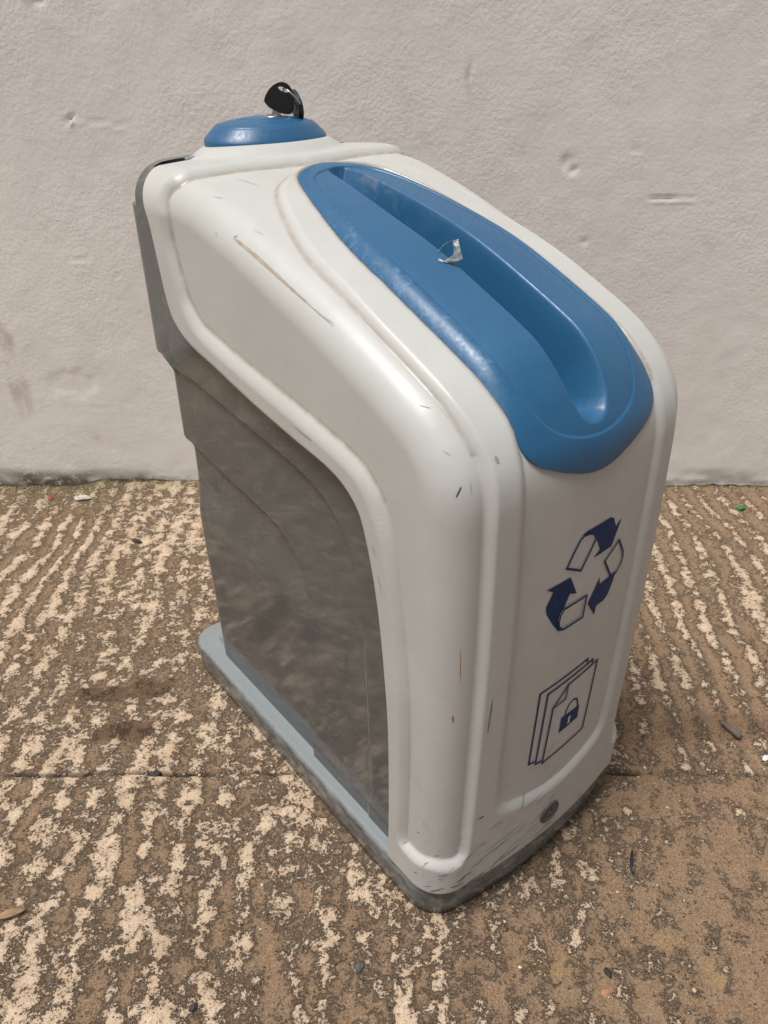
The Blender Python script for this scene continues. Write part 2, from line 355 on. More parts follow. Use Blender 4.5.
S3 = to3(SIDE[:, :2]); S3[:, 1] = np.abs(S3[:, 1])
d, w = poly_dist(FP, S3, True, SIDE[:, 2])
ins = in_poly(sf, vf, SIDE[:, :2])
dout = np.where(ins, 0, d)
h = -DEP*np.clip(1-dout/np.maximum(w*1.0, 1e-4), 0, 1)**np.where(w < .0088, 1.35, 1.7)
pe = np.hypot((FP[:, 0]-DOME_C[0])/DOME_A, FP[:, 1]/DOME_B)
h = h+PLINTH*(1-sstep((pe-.97)/.36))*(FP[:, 2] > .55)
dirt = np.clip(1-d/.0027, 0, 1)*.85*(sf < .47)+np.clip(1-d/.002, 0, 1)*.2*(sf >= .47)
# lid seat
LID = [(.1375, .0), (.1398, .09), (.1445, .19), (.1525, .31), (.170, .44), (.207, .557), (.2475, .645), (.275, .69), (.302, .718), (.33, .730), (.358, .733), (.396, .733), (.42, .730), (.44, .720), (.459, .712), (.473, .700), (.482, .675), (.491, .60), (.500, .44), (.5075, .25), (.5115, .10), (.5125, 0)]
LIDS = spline(LID, 160)
HALF = [(a, b) for a, b in LIDS]
L3 = to3(LIDS); L3[:, 1] = np.abs(L3[:, 1])
dl = poly_dist(FP, L3); il = in_poly(sf, vf, HALF+[(LIDS[-1][0], -.01), (LIDS[0][0], -.01)])
h = h-.009*sstep(np.where(il, dl, 0)/.0035)
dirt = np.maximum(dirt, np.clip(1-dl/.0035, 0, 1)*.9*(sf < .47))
# recessed front panel
REC = spline([(.44, .66), (.50, .705), (.60, .695), (.70, .69), (.77, .688), (.80, .68), (.815, .655), (.824, .59), (.8295, .45), (.834, .28), (.837, .12), (.8375, 0)], 120)
R3 = to3(REC); R3[:, 1] = np.abs(R3[:, 1])
dr = poly_dist(FP, R3); ir = in_poly(sf, vf, [tuple(p) for p in REC]+[(REC[-1][0], -.01), (.44, -.01)])
wr = .008+.003*sstep((sf-.79)/.03)
hr = -.0042*np.clip(1-np.where(ir, 0, dr)/wr, 0, 1)**1.8*sstep((sf-.455)/.02)
h = np.where(il, np.minimum(h, hr), h+hr*(~il))
# rounded free edges: the cut edge, the back edge and the foot turn in slightly
hood_out = P0.reshape(-1, 3)+FN*h[:, None]
edge = np.minimum(np.where(vf > 2, (3-vf)*.06, 1), np.minimum(sf, SM-sf)*1.)
hood_out -= FN*(.0016*np.clip(1-edge/.0025, 0, 1)**2)[:, None]
TH_ = .0026
# true normals of the displaced sheet for the inner skin
G = hood_out.reshape(nr, nc, 3); du = np.gradient(G, axis=0); dv = np.gradient(G, axis=1)
NN = np.cross(du, dv); NN /= np.linalg.norm(NN, axis=-1)[..., None]+1e-12
sgn = np.sign((NN.reshape(-1, 3)*FN).sum(1).mean()); NN = NN.reshape(-1, 3)*sgn
inner = hood_out-FN*TH_
nv = nr*nc
f1 = gridfaces(nr, nc, 0, flip=sgn < 0); f2 = gridfaces(nr, nc, nv, flip=sgn > 0)
bd = np.r_[np.arange(nc), np.arange(1, nr)*nc+nc-1, (nr-1)*nc+np.arange(nc-2, -1, -1), np.arange(nr-2, 0, -1)*nc]
bn = np.roll(bd, -1); f3 = np.stack([bd, bd+nv, bn+nv, bn], 1)
if sgn < 0: f3 = f3[:, ::-1]
hole = (il & (dl > .0075)).reshape(nr, nc); keep = ~(hole[:-1, :-1] & hole[1:, :-1] & hole[:-1, 1:] & hole[1:, 1:]).ravel()   # the opening under the lid
verts = np.vstack([hood_out, inner]); faces = np.vstack([f1[keep], f2[keep], f3])
dirt2 = np.r_[dirt, dirt*0]
midx = np.zeros(len(faces), int)
# marks on the plastic: thin slivers that belong to the hood (s, v signed, half width in m, material)
def surf(s, v, off=.0):
    si = np.interp(s, SS, np.arange(nr)); vi = np.interp(v, VF, np.arange(nc))
    i = np.clip(si.astype(int), 0, nr-2); j = np.clip(vi.astype(int), 0, nc-2); a = (si-i)[:, None]; b = (vi-j)[:, None]
    g = (G[i, j]*(1-a)*(1-b)+G[i+1, j]*a*(1-b)+G[i, j+1]*(1-a)*b+G[i+1, j+1]*a*b)
    n = (NN.reshape(nr, nc, 3)[i, j]); return g+n*off, n
def sliver(pts, hw, mi):
    global verts, faces, midx, dirt2
    pts = np.asarray(pts, float); k = max(8, 6*len(pts)); t = np.linspace(0, len(pts)-1, k)
    s = np.interp(t, np.arange(len(pts)), pts[:, 0]); v = np.interp(t, np.arange(len(pts)), pts[:, 1])
    p, n = surf(s, v, .00035); tg = np.gradient(p, axis=0); sd = np.cross(tg, n); sd /= np.linalg.norm(sd, axis=1)[:, None]+1e-12
    ww = .75*hw*np.sin(np.linspace(.12, math.pi-.05, k))**.6*(.7+.6*rng.random(k))
    a = p+sd*ww[:, None]; b = p-sd*ww[:, None]; o0 = len(verts)
    verts = np.vstack([verts, np.stack([a, b], 1).reshape(-1, 3)]); dirt2 = np.r_[dirt2, np.zeros(2*k)]
    ff = np.array([[o0+2*i, o0+2*i+1, o0+2*i+3, o0+2*i+2] for i in range(k-1)])
    faces = np.vstack([faces, ff]); midx = np.r_[midx, np.full(len(ff), mi)]
for sl in SLIVERS: sliver(*sl)
hood = link('hood', verts, faces, [M_WHITE, M_BROWN, M_DARK, M_ORANGE, M_BLACKMARK, M_FAINT], BIN, True, midx, {'dirt': dirt2})

# ---- blue lid
nls, nlv = 400, 201
us = (1-np.cos(np.linspace(0, math.pi, nls)))/2
ls = LIDS[0][0]+(LIDS[-1][0]-LIDS[0][0])*(.35*us+.65*np.linspace(0, 1, nls))
ls[0] += 1e-5; ls[-1] -= 1e-5
half = np.interp(ls, LIDS[:, 0], LIDS[:, 1]) if np.all(np.diff(LIDS[:, 0]) > 0) else None
half = np.maximum(half, .004)
cc = np.sin(np.linspace(-1, 1, nlv)*math.pi/2*.82)/math.sin(math.pi/2*.82)
LS = np.repeat(ls[:, None], nlv, 1); LV = half[:, None]*cc[None, :]
# no grip notch or set-in there, so the seat and the lid share one surface
Pl, Nl = H0(LS, LV); Q = Pl.reshape(-1, 3).copy(); Q[:, 1] = np.abs(Q[:, 1]); Nf = Nl.reshape(-1, 3); lsf = LS.ravel(); lvf = np.abs(LV.ravel())
e_ = poly_dist(Q, L3)
GRV = spline([(.158, 0), (.160, .10), (.165, .22), (.176, .33), (.195, .405), (.212, .45), (.245, .513), (.281, .552), (.303, .573), (.334, .587), (.382, .594), (.42, .59), (.440, .57), (.456, .535), (.468, .475), (.477, .39), (.4835, .26), (.487, .12), (.488, 0)], 140)
g3 = to3(GRV); g3[:, 1] = np.abs(g3[:, 1]); dg = poly_dist(Q, g3); ig = in_poly(lsf, lvf, [tuple(p) for p in GRV]+[(.488, -.01), (.163, -.01)])
TRO = spline([(.158, 0), (.159, .05), (.165, .105), (.20, .15), (.26, .195), (.295, .202), (.40, .207), (.44, .203), (.460, .19), (.473, .15), (.480, .07), (.4815, 0)], 120)
t3 = to3(TRO); t3[:, 1] = np.abs(t3[:, 1]); dt = poly_dist(Q, t3); it = in_poly(lsf, lvf, [tuple(p) for p in TRO]+[(.4815, -.01), (.158, -.01)])
A_ = .40+.60*sstep((lsf-.15)/.15); A_ = A_*(1-.80*sstep((lsf-.41)/.07))
tt = np.where(ig, 1., e_/(e_+dg+1e-9))
f = .0090*A_*(1-(1-tt)**1.9)+np.where(ig, .0052*A_*(1-np.exp(-dg/.020)), 0)
f -= np.where(ig, .0011, 0)*sstep(dg/.0010)                    # stepped line round the inner field
lip = np.where(it, 0, np.exp(-(dt/.004)**2))*.0
endz = sstep((lsf-.158)/.05)*(1-.0*lsf)
dep = (.012+.056*sstep((lsf-.165)/.10))*(1-.66*sstep((lsf-.425)/.055))
tw = .0185*(.45+.55*sstep((lsf-.16)/.1))
td = np.clip(np.where(it, dt, 0)/tw, 0, 1)
kk = sstep((lsf-.435)/.03)                                     # straight walls along the slot, a scooped front end
f -= dep*((1-kk)*np.clip(td*1.12-.06*(1-np.exp(-td*18)), 0, 1)+kk*sstep(td))
lidp = Pl.reshape(-1, 3)+Nf*(f-.0022)[:, None]
band = np.where(ig, 0, sstep(e_/.003))*sstep((lsf-.20)/.08)*(1-sstep((lsf-.40)/.06)); band *= (LV.ravel() < 0)*1.
dust = np.where(it, 1., .12)*sstep((lsf-.15)/.03)*(1-sstep((lsf-.20)/.10))*.7
nl = nls*nlv
fl = gridfaces(nls, nlv, 0, flip=sgn < 0)
bdl = np.r_[np.arange(nlv), np.arange(1, nls)*nlv+nlv-1, (nls-1)*nlv+np.arange(nlv-2, -1, -1), np.arange(nls-2, 0, -1)*nlv]
r1 = lidp[bdl]-Nf[bdl]*.0012; out = lidp[bdl]-lidp.mean(0); r1 = r1+0*out
r2 = lidp[bdl]-Nf[bdl]*.007
m = len(bdl); k = np.arange(m); kn = np.roll(k, -1)
fa = np.stack([bdl, nl+k, nl+kn, bdl[kn]], 1); fb = np.stack([nl+k, nl+m+k, nl+m+kn, nl+kn], 1)
if sgn < 0: fa = fa[:, ::-1]; fb = fb[:, ::-1]
link('lid', np.vstack([lidp, r1, r2]), np.vstack([fl, fa, fb]), M_BLUE, BIN, True, None, {'band': np.r_[band, np.zeros(2*m)], 'dust': np.r_[dust, np.zeros(2*m)]})

# ---- lock dome on its plinth
DC = np.array(DOME_C)
prof = [(1.0, -.004), (1.0, .0008), (.992, .0022), (.96, .0050), (.90, .0092), (.84, .0132), (.812, .0150), (.800, .0156), (.792, .0156), (.786, .0149), (.776, .0149), (.770, .0160), (.72, .0172), (.6, .0192), (.45, .0208), (.40, .0214), (.392, .0207), (.376, .0207), (.368, .0217), (.25, .0223), (.15, .0226)]
na = 96; vs = []
for r_, z_ in prof:
    for k in range(na):
        a = 2*math.pi*k/na; vs.append((DC[0]+DOME_A*r_*math.cos(a), DC[1]+DOME_B*r_*math.sin(a), DC[2]+z_*DOME_H))
vs.append((DC[0], DC[1], DC[2]+.0224*DOME_H)); fs = list(gridfaces(len(prof), na, 0, True)); base = (len(prof)-1)*na
fs = [tuple(f) for f in fs]+[(base+k, base+(k+1) % na, len(vs)-1) for k in range(na)]
dome = link('lock_dome', vs, fs, M_BLUE, BIN, True, None, {'band': np.zeros(len(vs)), 'dust': np.zeros(len(vs))})
LT = Vector((DC[0]+LOCK_DX, DC[1]+LOCK_DY, DC[2]+.0222*DOME_H))
bm = bmesh.new(); rp = [(.0085, -.003), (.0085, .0006), (.0078, .0012), (.0062, .0012), (.0057, .0004), (.0015, .0002)]
rings = [[bm.verts.new((LT.x+r_*math.cos(2*math.pi*k/40), LT.y+r_*math.sin(2*math.pi*k/40), LT.z+z_)) for k in range(40)] for r_, z_ in rp]
for a, b in zip(rings, rings[1:]):
    for k in range(40): bm.faces.new((a[k], a[(k+1) % 40], b[(k+1) % 40], b[k]))
bm.faces.new(rings[-1])
from_bm('lock_cylinder', bm, M_STEEL, dome, angle=R(40))

# ---- grey liner body
def loop(z, xb, yh, xf, r, nb=24, nsd=240):
    pts = []
    a = np.linspace(0, math.pi/2, 7)
    for y in np.linspace(yh-r, -(yh-r), nb): pts.append((xb+.022*(y/.13)**2-.004, y))
    xr = xb+.022-.004
    for t in a[1:]: pts.append((xr+r-r*math.cos(t), -(yh-r)-r*math.sin(t)))
    for x in np.linspace(xr+r, xf, nsd)[1:]: pts.append((x, -yh))
    for x in np.linspace(xf, xr+r, nsd): pts.append((x, yh))
    for t in a[::-1][1:-1]: pts.append((xr+r-r*math.cos(t), (yh-r)+r*math.sin(t)))
    return pts
zs = np.r_[np.linspace(.032, .10, 16), np.linspace(.102, .585, 280), [.589]]
def xback(z): return -.020+.022*(1-sstep((z-.414)/.012))+.012*(1-sstep((z-.333)/.008))
BV = np.array([[(x, y, z) for x, y in loop(z, xback(z), .1272 if z < .58 else .119, .405, .016)] for z in zs]); nzb, nlb = BV.shape[:2]
X, Y, Z = BV[..., 0].copy(), BV[..., 1].copy(), BV[..., 2].copy()
C1 = spline([(-.05, .4375), (.047, .428), (.152, .417), (.24, .408), (.273, .402), (.297, .391), (.315, .372), (.327, .345), (.334, .31), (.337, .25), (.337, .10), (.337, .0)], 120)
C2 = spline([(-.05, .350), (.048, .342), (.116, .334), (.19, .326), (.215, .319), (.235, .306), (.247, .285), (.252, .26), (.255, .20), (.257, .1)], 90)
PXZ = np.stack([X.ravel(), Z.ravel()], 1)
def below(Cv): return in_poly(PXZ[:, 0], PXZ[:, 1], [tuple(p) for p in Cv]+[(Cv[-1][0], -.1), (-.05, -.1)])
s1 = np.where(below(C1), sstep(poly_dist(PXZ, C1)/.0034), 0); s2 = np.where(below(C2), sstep(poly_dist(PXZ, C2)/.0034), 0)
zf = PXZ[:, 1]
cut1 = .0048*s1*(.25+.75*sstep((zf-.22)/.14)); cut2 = .0042*s2*sstep((zf-.245)/.06)
tap = .0085*sstep((.40-zf)/.40)
ntch = .0045*sstep((PXZ[:, 0]-.238)/.002)*sstep((.20-zf)/.1)
yy = Y.ravel(); rel = np.clip(np.abs(yy)/.1272, 0, 1)
X2 = X.ravel(); Y2 = np.sign(yy)*(np.abs(yy)-(cut1+cut2+tap-ntch*sstep((.075-zf)/.01))*rel)
ztop = np.interp(np.maximum(X2, .0), C[:300, 0], C[:300, 1])-.086   # the liner's rim slopes with the hood above it
zb = np.where(zf > .36, .36+(zf-.36)*(np.minimum(ztop, .585)-.36)/(.589-.36), zf)
zb = np.where(X2 < .06, np.minimum(zf, .568), np.where(zf > .36, np.minimum(zf, ztop), zf))
bv = np.stack([X2, Y2, zb], 1); bf = [tuple(f) for f in gridfaces(nzb, nlb, 0, True, flip=False)]
bf.append(tuple((nzb-1)*nlb+k for k in range(nlb)))
body = link('body', bv, bf, M_GREY, BIN, True)
body.data.set_sharp_from_angle(angle=R(35))
# ---- grey back panel that rises behind the hood, with the grip lip
def yedge(z): return .1276 if z < .572 else .1276-.034*(1-math.sqrt(max(0, 1-((z-.572)/.0285)**2)))
zz = np.r_[np.linspace(.424, .572, 24), .572+.0275*np.sin(np.linspace(0, 1, 12)[1:]*math.pi/2)]
pv = []; PW = 41
for z in zz:
    for layer, xo in ((0, 0.), (1, .026)):
        for y in np.linspace(-1, 1, PW):
            ye = yedge(z); yv = y*ye; cr = .009*np.clip(abs(y)*1.0-.0, 0, 1)**14
            lip_in = .009 if (z > .55 and abs(yv) < .108) else (.055 if abs(yv) > .112 and z < .588 else xo)
            x = -.014+.026*(yv/.13)**2+cr+(lip_in if layer else 0)
            pv.append((x+.018*(1-sstep((z-.424)/.012)), yv*(.9925 if (layer and abs(yv) > .112) else 1), z))
pv = np.array(pv); npv = PW*2; pf = []
nzz = len(zz)
idx = lambda i, l, j: i*npv+l*PW+j
for i in range(nzz-1):
    for j in range(PW-1):
        pf.append((idx(i, 0, j), idx(i+1, 0, j), idx(i+1, 0, j+1), idx(i, 0, j+1))); pf.append((idx(i, 1, j), idx(i, 1, j+1), idx(i+1, 1, j+1), idx(i+1, 1, j)))
    pf.append((idx(i, 0, 0), idx(i, 1, 0), idx(i+1, 1, 0), idx(i+1, 0, 0))); pf.append((idx(i, 0, PW-1), idx(i+1, 0, PW-1), idx(i+1, 1, PW-1), idx(i, 1, PW-1)))
for j in range(PW-1):
    pf.append((idx(nzz-1, 0, j), idx(nzz-1, 1, j), idx(nzz-1, 1, j+1), idx(nzz-1, 0, j+1))); pf.append((idx(0, 0, j), idx(0, 0, j+1), idx(0, 1, j+1), idx(0, 1, j)))
bp_ = link('back_panel', pv, pf, M_GREY, BIN, True); bp_.data.set_sharp_from_angle(angle=R(40))
# ---- base tray
def base_loop(inset, n=24):
    pts = []; yh = .1365-inset; xb = -.019+inset; xf = .4375-inset; r = max(.030-inset*.6, .004)
    def arc(cx, cy, a0, a1): return [(cx+r*math.cos(a), cy+r*math.sin(a)) for a in np.linspace(a0, a1, 14)]
    P = [(x, -yh) for x in np.linspace(xb+r, xf-r, 60)][1:-1]
    P += arc(xf-r, -yh+r, -math.pi/2, 0)+[(xf, y) for y in np.linspace(-yh+r, yh-r, 40)][1:-1]+arc(xf-r, yh-r, 0, math.pi/2)
    P += [(x, yh) for x in np.linspace(xf-r, xb+r, 60)][1:-1]+arc(xb+r, yh-r, math.pi/2, math.pi)+[(xb, y) for y in np.linspace(yh-r, -yh+r, 40)][1:-1]+arc(xb+r, -yh+r, math.pi, 1.5*math.pi)
    return [(x+(.0175*(1-(y/.137)**2) if x > .38 else 0)*min(1, max(0, (x-.38)/.05)), y) for x, y in P]
prof = [(.030, .0005), (.006, 0.), (.0045, .0015), (.0030, .012), (.0010, .038), (.0013, .0405), (.0024, .0426), (.0042, .0438), (.0075, .0443), (.0225, .0448), (.0250, .0462), (.0262, .052), (.034, .053), (.06, .053)]
bl = [base_loop(i) for i, z in prof]; nb_ = len(bl[0])
v_ = np.array([[(x, y, z) for x, y in l] for l, (i, z) in zip(bl, prof)]).reshape(-1, 3)
f_ = [tuple(f) for f in gridfaces(len(prof), nb_, 0, True)]+[tuple((len(prof)-1)*nb_+k for k in range(nb_))]+[tuple(range(nb_-1, -1, -1))]
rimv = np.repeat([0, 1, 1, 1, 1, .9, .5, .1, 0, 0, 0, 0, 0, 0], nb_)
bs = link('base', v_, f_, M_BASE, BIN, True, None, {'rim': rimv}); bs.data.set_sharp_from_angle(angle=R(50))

# ---- printed symbols: thin films that follow the front face
def on_front(y, z, off):
    s = np.interp(-np.asarray(z), -C[NSC//2:, 1], L[NSC//2:]); v = np.asarray(y)/(WH-RS)
    p, n = surf(s, v, off); return p
def film(name, polys, parent, mat, off=.0004, cell=.0028):
    bm = bmesh.new()
    for k, poly in enumerate(polys):
        b2 = bmesh.new(); vs = [b2.verts.new((0, y, z)) for y, z in poly]
        for tri in tessellate_polygon([[Vector((y, z, 0)) for y, z in poly]]): b2.faces.new([vs[q] for q in tri])
        for it_ in range(6):
            es = [e for e in b2.edges if e.calc_length() > .007]
            if not es: break
            bmesh.ops.subdivide_edges(b2, edges=es, cuts=1, use_grid_fill=False); bmesh.ops.triangulate(b2, faces=b2.faces[:])
        b2.normal_update()
        for fc in b2.faces:
            if fc.normal.x < 0: fc.normal_flip()
        off_v = len(bm.verts); co = np.array([v.co[:] for v in b2.verts]); q = on_front(co[:, 1], co[:, 2], off+k*.00004)
        mp = [bm.verts.new(p) for p in q]; b2.verts.index_update()
        for fc in b2.faces: bm.faces.new([mp[v.index] for v in fc.verts])
        b2.free()
    return from_bm(name, bm, mat, parent)
def stroke(pts, w, closed=False):
    """polygons (one per segment, mitred) of a line of width w"""
    P = [np.array(p, float) for p in pts]; n = len(P); L_, R_ = [], []
    for i in range(n):
        a = P[i-1] if (i > 0 or closed) else None; c = P[(i+1) % n] if (i < n-1 or closed) else None
        t1 = (P[i]-a)/np.linalg.norm(P[i]-a) if a is not None else None; t2 = (c-P[i])/np.linalg.norm(c-P[i]) if c is not None else None
        if t1 is None: t1 = t2
        if t2 is None: t2 = t1
        n1 = np.array([-t1[1], t1[0]]); n2 = np.array([-t2[1], t2[0]]); m = n1+n2; m /= np.linalg.norm(m)+1e-9
        k = w/2/max(.45, float(m@n1)); L_.append(P[i]+m*k); R_.append(P[i]-m*k)
    return [[tuple(L_[i]), tuple(L_[(i+1) % n]), tuple(R_[(i+1) % n]), tuple(R_[i])] for i in range(n if closed else n-1)]
a1 = [(-.0124, .3935), (-.005, .3953), (.0222, .3957), (.0268, .3930), (.0314, .3836), (.0383, .3885), (.0292, .3665), (.0068, .3660), (.0135, .3709), (.0065, .3843), (.0040, .3880), (.0008, .3906), (-.0037, .3924), (-.0085, .3930)]
o1 = [(-.0085, .3925), (-.0128, .3905), (-.0192, .3812), (-.0250, .3705), (-.0078, .3612), (.0065, .3843), (.0030, .3895), (-.003, .3922)]
a2 = [(.035, .3356), (.0425, .3363), (.0400, .3270), (.0358, .3170), (.0310, .3132), (.0204, .3128), (.0199, .3040), (.0078, .3216), (.0192, .3418), (.0205, .3346)]
o2 = [(.035, .3352), (.0222, .3557), (.0391, .3678), (.0480, .3530), (.0490, .3470), (.0475, .3410), (.0421, .3352)]
a3 = [(-.0444, .3594), (-.0192, .3601), (-.0090, .3403), (-.0175, .3440), (-.0229, .3318), (-.0262, .3290), (-.0276, .3230), (-.0255, .3165), (-.0211, .3123), (-.0259, .3118), (-.0345, .3240), (-.0420, .3365), (-.0432, .3430), (-.0368, .3544)]
o3 = [(-.0229, .3318), (.0040, .3322), (.0025, .3113), (-.0200, .3110), (-.0250, .3130), (-.0272, .3200), (-.0262, .3280)]
sym = film('recycling_symbol', [a1, a2, a3]+stroke(o1, .0020, True)+stroke(o2, .0020, True)+stroke(o3, .0020, True), BIN, M_DECAL)
p1 = [(.0229, .2500), (.0232, .2541), (-.0363, .2503), (-.0378, .1660), (-.0309, .1645)]
p2 = [(.0312, .2445), (.0314, .2485), (-.0265, .2440), (-.0290, .1603), (-.0215, .1588)]
p3 = [(-.0006, .2390), (.0393, .2430), (.0360, .1600), (-.0200, .1547), (-.0168, .2221)]
fold = [(-.0006, .2390), (-.0168, .2221), (-.0014, .2228)]
lockp = [(-.0022, .2000), (.0230, .1996), (.0232, .1835), (-.0024, .1812)]
shk = [(.0028, .1998), (.0034, .2060), (.0066, .2115), (.0117, .2136), (.0165, .2115), (.0190, .2060), (.0195, .1998)]
key_h = [(.0094+.0022*math.cos(a), .1930+.0022*math.sin(a)) for a in np.linspace(0, 2*math.pi, 14)[:-1]]
doc = film('document_symbol', [q for s_, w_ in ((p1, .0021), (p2, .0021)) for q in stroke(s_, w_)]+stroke(p3, .0020, True)+stroke(fold, .0018, True), BIN, M_DECAL)
pl = film('padlock_mark', [lockp]+stroke(shk, .0017), doc, M_DECAL)
M_KEYH = mat_plain('keyhole_white', (.55, .53, .48), .5)
film('keyhole_mark', [key_h, [(.0086, .1925), (.0102, .1925), (.0112, .1862), (.0074, .1862)]], doc, M_KEYH, off=.0007)
# ---- oval maker's badge under the front panel
M_BADGE = mat_plain('badge_grey', (.075, .078, .075), .45, 0, .2); M_BADGE2 = mat_plain('badge_relief', (.22, .22, .21), .45)
by, bz, ra, rb = -.0010, .0755, .0128, .0128
bm = bmesh.new(); rr = []
for f_, off in ((1.0, -.0005), (1.0, .0010), (.93, .0018), (.84, .0018), (.80, .0012), (.5, .0012), (.2, .0012)):
    aa = [2*math.pi*k/40 for k in range(40)]
    q = on_front(np.array([by+ra*f_*math.cos(a) for a in aa]), np.array([bz+rb*f_*math.sin(a) for a in aa]), off); rr.append([bm.verts.new(p) for p in q])
for a, b in zip(rr, rr[1:]):
    for k in range(40): bm.faces.new((a[k], a[(k+1) % 40], b[(k+1) % 40], b[k]))
bm.faces.new(rr[-1]); bmesh.ops.recalc_face_normals(bm, faces=bm.faces[:])
bdg = from_bm('badge', bm, M_BADGE, BIN, angle=R(40))
arcs = [[(by+.0088*math.cos(a), bz+.0070*math.sin(a)) for a in np.linspace(a0, a1, 9)] for a0, a1 in ((.4, 2.3), (3.5, 5.6))]
film('badge_emblem', [q for s_ in arcs for q in stroke(s_, .0016)]+stroke([(by-.006, bz-.002), (by-.002, bz+.003), (by+.001, bz-.001), (by+.006, bz+.003)], .0017), bdg, M_BADGE2, off=.0017)
# ------------------------------------------------------------------ keys in the lock
cB, sB = math.cos(R(YAW)), math.sin(R(YAW))
def W(p): return Vector((O[0]+cB*p[0]-sB*p[1], O[1]+sB*p[0]+cB*p[1], p[2]))
LW = W(LT)
def plate(name, outline, thick, mat, parent, mtx, holes=None, bev=.0008):
    bm = bmesh.new(); vs = [bm.verts.new((x, -thick/2, z)) for x, z in outline]; f = bm.faces.new(vs)
    ret = bmesh.ops.extrude_face_region(bm, geom=[f]); vv = [g for g in ret['geom'] if isinstance(g, bmesh.types.BMVert)]
    bmesh.ops.translate(bm, verts=vv, vec=(0, thick, 0)); bmesh.ops.recalc_face_normals(bm, faces=bm.faces[:])
    es = [e for e in bm.edges if abs(e.verts[0].co.y-e.verts[1].co.y) < 1e-6]
    if bev: bmesh.ops.bevel(bm, geom=es, offset=bev, segments=2, affect='EDGES', profile=.6)
    bm.transform(mtx); return from_bm(name, bm, mat, parent, angle=R(45))
def slot_ring(cx, cz, a, b, n=20): return [(cx+a*math.cos(t), cz+b*math.sin(t)) for t in np.linspace(0, 2*math.pi, n, endpoint=False)]
# head outline with a real slot, in the key's own plane (x across, z up)
def key(loc, rot, label):
    k = empty('key', loc, label, 'key', 0, 'cabinet keys on one ring'); k.rotation_euler = (Matrix.Rotation(R(rot[2]), 4, 'Z') @ Matrix.Rotation(R(rot[1]), 4, 'Y') @ Matrix.Rotation(R(rot[0]), 4, 'Z')).to_euler(); k.scale = (KSC,)*3
    o = [(-.0120, .0130), (-.0126, .0160), (-.0112, .0225), (-.0085, .0275), (-.0045, .0312), (0, .0325), (.0045, .0312), (.0085, .0275), (.0112, .0225), (.0126, .0160), (.0120, .0130), (.0070, .0105), (-.0070, .0105)]
    o = [tuple(p) for p in spline(o+[o[0]], 60)[:-1]]
    bm = bmesh.new(); T_ = .0044
    hole = slot_ring(0, .0272, .0045, .0017, 20)
    def ring(pts, y): return [bm.verts.new((x, y, z)) for x, z in pts]
    ang = lambda p, c: math.atan2(p[1]-c[1], p[0]-c[0])
    fr, bk = ring(o, -T_/2), ring(o, T_/2); hf, hb = ring(hole, -T_/2), ring(hole, T_/2)
    for A_, B_ in ((fr, bk), (hf, hb)):
        for i in range(len(A_)): bm.faces.new((A_[i], A_[(i+1) % len(A_)], B_[(i+1) % len(A_)], B_[i]))
    for A_, H_ in ((fr, hf), (bk, hb)):
        es = [bm.edges.get((A_[i], A_[(i+1) % len(A_)])) for i in range(len(A_))]+[bm.edges.get((H_[i], H_[(i+1) % len(H_)])) for i in range(len(H_))]
        bmesh.ops.triangle_fill(bm, edges=es, use_beauty=True)
    bmesh.ops.recalc_face_normals(bm, faces=bm.faces[:])
    from_bm('key_head', bm, M_BLACK, k, smooth=False)
    b = [(-.0036, .0115), (-.0036, -.0135), (-.002, -.0165), (.0008, -.0165), (.0020, -.0140), (.0012, -.0115), (.0026, -.0090), (.0018, -.0060), (.0036, -.0030), (.0036, .0115)]
    plate('key_blade', b, .0021, M_STEEL, k, Matrix(), bev=.0003)
    return k
key(LW+Vector((0, 0, -.0055)), KROT, 'black headed key standing upright in the lock of the blue dome')
key(LW+Vector(K2), K2ROT, 'spare black headed key hanging off the ring behind the upright key')
ra_, rb_ = LW+Vector(RINGP[0]), LW+Vector(RINGP[1]); cR = (ra_+rb_)/2; u_ = (rb_-ra_).normalized(); w_ = (Vector((-.1, .9, -.35))-u_*u_.dot(Vector((-.1, .9, -.35)))).normalized(); rr_ = (rb_-ra_).length/2
bm = bmesh.new()
tube_bm(bm, [cR+(u_*math.cos(a)+w_*math.sin(a))*rr_ for a in np.linspace(0, 2*math.pi, 40)], .00075, 8, False)
kr = from_bm('key_ring', bm, M_STEEL); tag(kr, 'thin steel split ring joining the two black headed keys', 'key ring')

# ------------------------------------------------------------------ torn scrap in the slot
M_FOIL = mat_plain('clear_film', (.24, .26, .27), .25, .0, .5, 900, .6)
bm = bmesh.new()
sc_p = [surf(np.array([a]), np.array([b]), .0)[0][0] for a, b in ((.30, 0), (.30, 0))]
def lidpt(x_s, v):   # a point on the finished lid surface
    i = int(np.argmin(np.abs(ls-x_s))); j = int(np.argmin(np.abs(LV[i]-v))); return Vector(lidp[i*nlv+j])
tp = lidpt(.334, -.225)
path = [(-.0075, -.0065, .0012), (-.0045, -.0035, .0022), (-.001, -.0015, .0030), (.001, .0010, .0046), (-.0005, .0030, .0072), (-.003, .0045, .0105), (-.0055, .0060, .0130), (-.0085, .0050, .0125)]
wd = [.0022, .0034, .0036, .0030, .0024, .0020, .0012, .0004]
rows = []
for (x, y, z), w in zip([(a*1.25, b*1.25, c*1.1) for a, b, c in path], [q*1.2 for q in wd]):
    j = [rng.normal(0, .0007) for _ in range(6)]
    rows.append([bm.verts.new(tp+Vector((x+w*t+j[i], y+w*t*.35+j[i+3]*.6, z+.0010*math.sin(i*2.2+x*900)+j[i]*.5))) for i, t in enumerate((-1, 0, 1))])
for a, b in zip(rows, rows[1:]):
    for i in range(2): bm.faces.new((a[i], a[i+1], b[i+1], b[i]))
st = [(-.0105, .0062, .0137), (-.0142, .0025, .0105), (-.0160, -.0018, .0055)]
